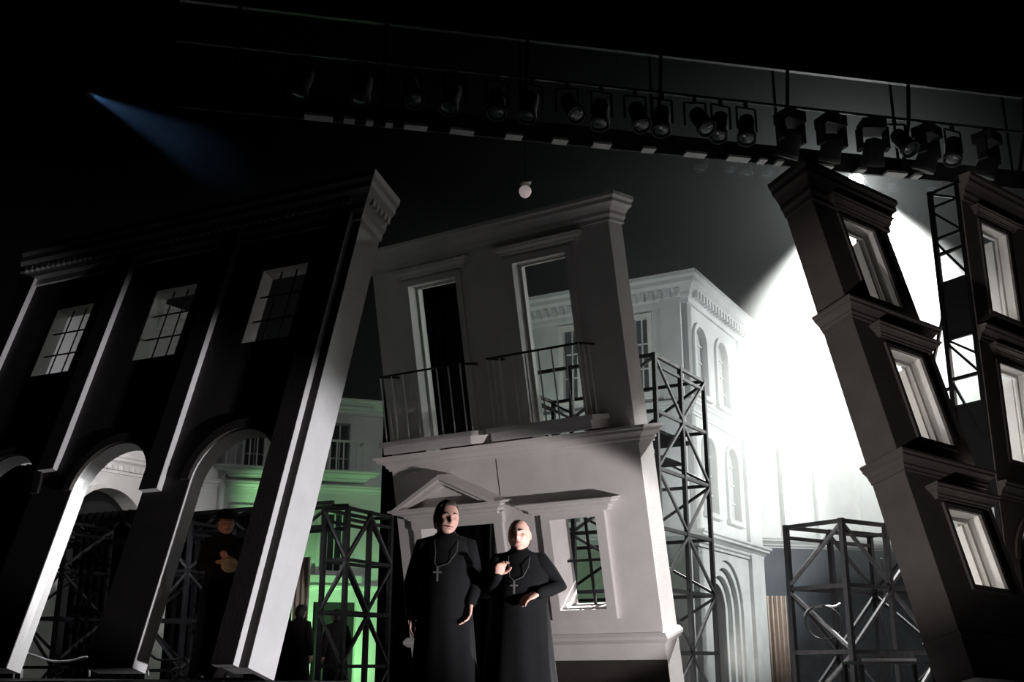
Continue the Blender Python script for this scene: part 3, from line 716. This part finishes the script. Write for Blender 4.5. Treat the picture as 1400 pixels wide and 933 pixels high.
def person(label, loc, rotz, scale, arms, girth=1.0, head=(0,0,0), hair='hair_grey', bald=False, hat=False, robe='cassock', cross=0, cross_x=0, detail=.0048, group=None):
    R = thing('person', label, 'person', loc, rotz, group)
    b = MB(); g = girth
    def ell(z, rx, ry, cy=0, n=24, cx=0): return [Vector((cx+rx*math.cos(2*PI*k/n), cy+ry*math.sin(2*PI*k/n), z)) for k in range(n)]
    b.loft([ell(.80,.10,.08,.0), ell(.88,.155*g,.11*g,0), ell(.97,.170*g,.125*g,0), ell(1.10,.150*g,.115*g,-.01*g), ell(1.22,.160*g,.12*g,-.012*g),
            ell(1.34,.178*g,.125,0), ell(1.42,.155,.095,.005), ell(1.47,.115,.08,.01), ell(1.51,.075,.07,.012)])
    b.tube([(0,.015,1.46),(0,.0,1.55),(0,-.008,1.63)], [.068,.060,.056], 14)
    for s in (-1,1):
        b.tube([(s*.09,0,.90),(s*.10,-.015,.50),(s*.105,.02,.09)], [.09,.062,.043], 12)
        b.tube([(s*.105,.045,.05),(s*.11,-.05,.045),(s*.125,-.17,.032)], [.045,.042,.03], 10)
    for A in arms:
        sh, el, wr = Vector(A['sh']), Vector(A['el']), Vector(A['wr'])
        b.tube([sh, sh.lerp(el,.5), el, el.lerp(wr,.4), wr], [.050,.052,.043,.042,.028], 12)
        hand_parts(b, wr, A['d'], A['n'], A['side'], A['curl'], s=1.1)
    HM = Matrix.Translation((0,-.024,1.636)) @ Matrix.Rotation(head[2],4,'Z') @ Matrix.Rotation(head[0],4,'X') @ Matrix.Rotation(head[1],4,'Y') @ Matrix.Scale(1.06,4)
    hb = head_grid()
    for s in (-1,1):
        er = [[Vector((s*(.075+.012*t), .012+ry*math.cos(2*PI*k/14)+.01*t, -.004+rz*math.sin(2*PI*k/14))) for k in range(14)] for t, ry, rz in ((0,.012,.024),(.5,.017,.031),(1,.018,.033),(1.2,.012,.026))]
        hb.loft(er)
    b.add([HM@v for v in hb.v], hb.f)
    me = b.mesh('body', M['skin'])
    tmp = bpy.data.objects.new('tmp', me); COL.objects.link(tmp)
    rm = tmp.modifiers.new('r', 'REMESH'); rm.mode = 'VOXEL'; rm.voxel_size = detail; rm.use_smooth_shade = True
    sm_ = tmp.modifiers.new('s', 'SMOOTH'); sm_.factor = .4; sm_.iterations = 2
    dg = bpy.context.evaluated_depsgraph_get(); new = bpy.data.meshes.new_from_object(tmp.evaluated_get(dg))
    bpy.data.objects.remove(tmp); bpy.data.meshes.remove(me)
    new.name = 'body'; new.materials.clear(); new.materials.append(M['skin'])
    new.polygons.foreach_set('use_smooth', [True]*len(new.polygons))
    bo = bpy.data.objects.new('body', new); COL.objects.link(bo); bo.parent = R
    for s in (-1,1):
        e = MB().lathe([(.0005,-.0115),(.006,-.0098),(.0105,-.0045),(.0115,0),(.0105,.0045),(.006,.0098),(.0005,.0115)], 12)
        e.xf(HM @ Matrix.Translation((s*.032,-.0705,.010))).build('eye', M['eye'], R, True)
        MB().tube([HM@Vector((s*.016,-.100,.030)), HM@Vector((s*.032,-.097,.036)), HM@Vector((s*.047,-.083,.032))], [.0035,.0042,.0025], 6).build('eyebrow', M[hair], R, True)
    MB().tube([HM@Vector((-.024,-.094,-.059)), HM@Vector((-.010,-.1045,-.057)), HM@Vector((.010,-.1045,-.057)), HM@Vector((.024,-.094,-.059))], [.0025,.0045,.0045,.0025], 6).build('lips', M['lip'], R, True)
    if hair:
        h = head_grid(True, bald); h.xf(HM).build('hair', M[hair], R, True)
    if hat:
        MB().lathe([(.105,.052),(.145,.045),(.148,.052),(.108,.066),(.10,.10),(.085,.135),(.045,.152),(.001,.156)], 24).xf(HM @ Matrix.Scale(1.12,4,(0,1,0))).build('hat', M[robe], R, True)
    # robe
    n = 64; rings = []
    prof = [(1.565,.066,.068,0),(1.535,.070,.072,0),(1.515,.095,.082,0),(1.50,.145,.098,0),(1.470,.182,.112,0),(1.44,.192,.120,0),(1.40,.192,.126*g**.5,0),(1.32,.192*g,.142*g,0),(1.22,.188*g,.150*g,.004),
            (1.10,.184*g,.150*g,.006),(.97,.200*g,.158*g,.010),(.80,.215*g,.168*g,.016),(.60,.232*g,.182*g,.022),(.40,.250*g,.198*g,.028),(.20,.268*g,.214*g,.033),(.025,.282*g,.228*g,.036)]
    for z, rx, ry, f in prof:
        ring = []
        for k in range(n):
            t = 2*PI*k/n; w = 1+f*(math.sin(9*t+1.3+z)+.6*math.sin(5*t-2*z))
            cy = -.012*g if 1.0 < z < 1.35 else .005
            ring.append(Vector((rx*w*math.cos(t), cy+ry*w*math.sin(t), z)))
        rings.append(ring)
    rb = MB().loft(rings)
    for A in arms:
        sh, el, wr = Vector(A['sh']), Vector(A['el']), Vector(A['wr'])
        dd = (wr-el).normalized()
        rb.tube([sh+(Vector((0,0,1.44))-sh)*.25, sh, sh.lerp(el,.5), el, el.lerp(wr,.5), wr-dd*.01], [.062,.068*g**.3,.068*g**.3,.062,.054,.045], 18)
    rb.build('cassock' if robe == 'cassock' else 'robe', M[robe], R, True)
    MB().lathe([(.063,1.545),(.068,1.545),(.066,1.585),(.061,1.585)], 24).build('collar', M[robe], R, True)
    for s in (-1,1):
        MB().tube([(s*.105,.065,.05),(s*.11,-.05,.05),(s*.127,-.19,.04)], [.052,.052,.042], 12).build('shoe', M['leather'], R, True)
    if cross:
        fy = -.158*g
        ch = MB()
        for sx, bx in ((.085,0),(-.085,0)):
            ch.tube([(sx*.75,-.02,1.535),(sx,-.105,1.46),(sx*.9,-.150*g**.6,1.38),(sx*.6+cross_x*.5,-.165*g,1.30),(cross_x,fy-.012*g,cross)], .0026, 6)
        ch.build('chain', M['silver'], R)
        MB().box(cross_x-.007,cross_x+.007,fy-.028*g,fy-.018*g,cross-.10,cross).box(cross_x-.03,cross_x+.03,fy-.027*g,fy-.019*g,cross-.043,cross-.030).build('pectoral_cross', M['silver'], R)
    R.scale = (scale,)*3
    return R
P1 = at(611,680,8.3); P2 = at(710,706,8.35)
person('taller grey haired man in black cassock standing at left of the pair', (P1.x,P1.y,0), math.radians(4), 1.015,
       [dict(sh=(-.158,0,1.448), el=(-.245,.05,1.16), wr=(-.235,-.02,.93), d=(0,-.15,-1), n=(.8,-.3,0), side=-1, curl=.35),
        dict(sh=(.158,0,1.448), el=(.218,.03,1.18), wr=(.178,-.10,1.02), d=(-.25,-.15,-1), n=(-.75,-.55,.1), side=1, curl=.4)],
       1.0, (.10,.03,.30), 'hair_grey', cross=1.27, cross_x=-.06, group='men in black cassocks')
person('shorter bald man in black cassock standing at right of the pair, hand raised', (P2.x,P2.y,0), math.radians(-2), .94,
       [dict(sh=(-.158,0,1.448), el=(-.27,.0,1.20), wr=(-.165,-.24,1.31), d=(.30,-.30,.7), n=(.35,-.9,-.2), side=1, curl=.75),
        dict(sh=(.158,0,1.448), el=(.315,.03,1.24), wr=(.15,-.20,1.175), d=(-.85,-.3,-.35), n=(-.1,.4,-.8), side=-1, curl=.5)],
       1.22, (.02,-.05,-.12), 'hair_dark', bald=True, cross=1.27, cross_x=-.035, group='men in black cassocks')
P3 = at(310,705,11.55)
person('dim figure in dark robe and brimmed hat standing inside the arcade arch', (P3.x,P3.y,.46), math.radians(12), .955,
       [dict(sh=(-.158,0,1.448), el=(-.23,.02,1.17), wr=(-.06,-.22,1.20), d=(.6,-.5,.1), n=(0,.3,.9), side=-1, curl=.5),
        dict(sh=(.158,0,1.448), el=(.24,.02,1.17), wr=(.10,-.23,1.23), d=(-.5,-.5,.2), n=(0,.3,.9), side=1, curl=.5)],
       1.0, (.1,0,.25), 'hair_dark', hat=True, robe='robe', cross=0)
dsk = MB().lathe([(.001,-.012),(.07,-.012),(.085,-.004),(.085,.004),(.07,.012),(.001,.012)], 24)
dp = at(314,773,11.22)
dk = tag(dsk.build('pale_dish', M['parchment'], smooth=True), 'pale round dish held by the dim figure in the arch', 'dish')
dk.location = dp; dk.rotation_euler = (math.radians(62), math.radians(28), 0)
for px, py, Y, lab, rz in ((411,822,15.9,'dark silhouetted person beside the bright white edge',2.8),(462,828,16.3,'dark silhouetted person behind the slim scaffold tower',-2.6)):
    q = at(px,py,Y)
    person(lab, (q.x,q.y,0), rz, q.z/1.835,
       [dict(sh=(-.158,0,1.448), el=(-.24,.04,1.16), wr=(-.22,-.06,.94), d=(0,-.15,-1), n=(.8,-.3,0), side=-1, curl=.35),
        dict(sh=(.158,0,1.448), el=(.24,.04,1.16), wr=(.22,-.06,.94), d=(0,-.15,-1), n=(-.8,-.3,0), side=1, curl=.35)],
       1.0, (0,0,.2), 'hair_dark', robe='robe', cross=0, detail=.009)

# ------------------------------------------------------------------ haze
hz = MB().box(-13,13,15.6,32,2.4,12.6).build('stage_haze', None); tag(hz, 'pale stage haze filling the back of the stage', 'haze', kind='stuff')
hm = bpy.data.materials.new('stage_haze'); hm.use_nodes = True; nt = hm.node_tree
for n_ in list(nt.nodes): nt.nodes.remove(n_)
oo = nt.nodes.new('ShaderNodeOutputMaterial'); vs = nt.nodes.new('ShaderNodeVolumeScatter')
vs.inputs['Color'].default_value = (.93,.97,.96,1); vs.inputs['Density'].default_value = .03; vs.inputs['Anisotropy'].default_value = .35
nt.links.new(vs.outputs[0], oo.inputs['Volume']); hz.data.materials.append(hm)

# ------------------------------------------------------------------ light
def spot(name, loc, target, power, half, blend=.3, col=(1,1,1), size=.08):
    l = bpy.data.lights.new(name, 'SPOT'); l.energy = power; l.spot_size = math.radians(half*2); l.spot_blend = blend; l.color = col; l.shadow_soft_size = size
    o = bpy.data.objects.new(name, l); COL.objects.link(o); o.location = loc
    o.rotation_euler = (Vector(target)-Vector(loc)).to_track_quat('-Z', 'Y').to_euler()
    return o
def bulb(name, loc, power, col=(1,1,1), size=.05):
    l = bpy.data.lights.new(name, 'POINT'); l.energy = power; l.color = col; l.shadow_soft_size = size
    o = bpy.data.objects.new(name, l); COL.objects.link(o); o.location = loc; return o
KEY = (3.9, 7.35, .3)
WARM = (1,.93,.93)
spot('footlight_centre', KEY, (.05,14.0,1.95), 1250, 13.2, .3, WARM)
spot('footlight_left', (3.9,6.1,.3), (-3.0,11.3,1.7), 2100, 15.5, .6, (.97,.95,1))
spot('footlight_people', (4.4,7.0,.5), (-.25,8.35,1.5), 185, 10, .4, WARM, .22)
spot('beam', LP+AX*.06, LP+AX*5, 80000, 21.2, .42, (1,1,.97), .03)
spot('beam_spill', LP+AX*.06, LP+Vector((-1.2,-2.5,-2)), 450, 60, 1, (.95,1,1), .03)
spot('blue_beam', BL+bd*.06, BL+bd*4, 330, 6, .6, (.25,.5,1), .03)
# house washes
spot('corner_house_wash', (13,21.5,6.5), (5.0,25,5), 5000, 32, .6, (.95,1,.98))
spot('corner_house_front_wash', (.5,17.2,2.0), (3.0,23.2,6.5), 900, 30, .8, (.9,.95,1))
spot('green_wash', (-3.4,18.6,.2), (-2.9,20.4,1.5), 260, 50, .8, (.38,1,.36))
spot('green_patch_lamp', (-4.25,18.9,2.3), (-4.4,19.8,3.3), 110, 30, 1, (.42,1,.4))
spot('green_house_top_wash', (-2.0,16.5,.4), (-3.6,20.2,4.2), 14, 35, .8, (.75,1,.8))
spot('arched_house_fill', (-4.2,13.6,4.0), (-6.2,17.4,2.9), 450, 23, .8, (1,.95,.95))  # unseen spot added behind the arcade to light this house
# arch jamb
spot('arch_jamb_lamp', (-3.0,12.35,2.2), (-5.05,12.1,1.4), 260, 40, .5, (.98,.98,1))
# added unseen spots brightening the window reveals of the right towers
def loc_of(o, p): return o.matrix_world @ Vector(p)
bpy.context.view_layer.update()
for v, pw in ((4.6,6),(2.9,17),(1.25,30)):
    spot('reveal_fill', loc_of(R1,(.1,1.1,v)), loc_of(R1,(.95,.2,v)), pw, 50, .5, (1,.98,.93))
for v, pw in ((1.3,8),(-.6,16)):
    spot('reveal_fill', loc_of(R2,(-.1,1.1,v)), loc_of(R2,(.6,.2,v)), pw, 50, .5, (.95,.98,1))
spot('bridge_fill', (0,8.6,.1), (2,14,8), 4.5, 45, .8, (.9,.95,1))  # weak unseen spot added to lift the bridge out of black
spot('arch_figure_fill', (-3.9,8.4,.4), (P3.x,P3.y-.1,1.78), 38, 5.5, .5, (1,.6,.4))  # unseen warm spot added for the figure's face

spot('tower_fill', (-.5,5,.3), (4.1,11.2,3.2), 700, 17, .7, (1,.95,.92))  # unseen spot added to raise the tower fronts, in place of spill
spot('balcony_jamb_fill', (2.3,14.6,5.0), (-.9,13.2,4.2), 75, 30, .6, (.85,1,.92))  # unseen spot added behind the house to brighten the balcony jambs
spot('drape_fill', (4.6,23.5,.3), at(1053,860,26.2), 40, 25, .8, (1,.85,.75))  # dim unseen spot added to warm the beige drape
w = bpy.data.worlds.new('world'); SC.world = w; w.use_nodes = True
w.node_tree.nodes['Background'].inputs['Color'].default_value = (.9,.9,1,1)
w.node_tree.nodes['Background'].inputs['Strength'].default_value = .0

# ------------------------------------------------------------------ view
SC.view_settings.view_transform = 'Standard'; SC.view_settings.look = 'None'; SC.view_settings.gamma = 1
SC.view_settings.exposure = 0; SC.view_settings.use_curve_mapping = False
SC.cycles.use_denoising = True
SC.cycles.volume_bounces = 0; SC.cycles.max_bounces = 6; SC.cycles.diffuse_bounces = 3
SC.cycles.sample_clamp_indirect = 4
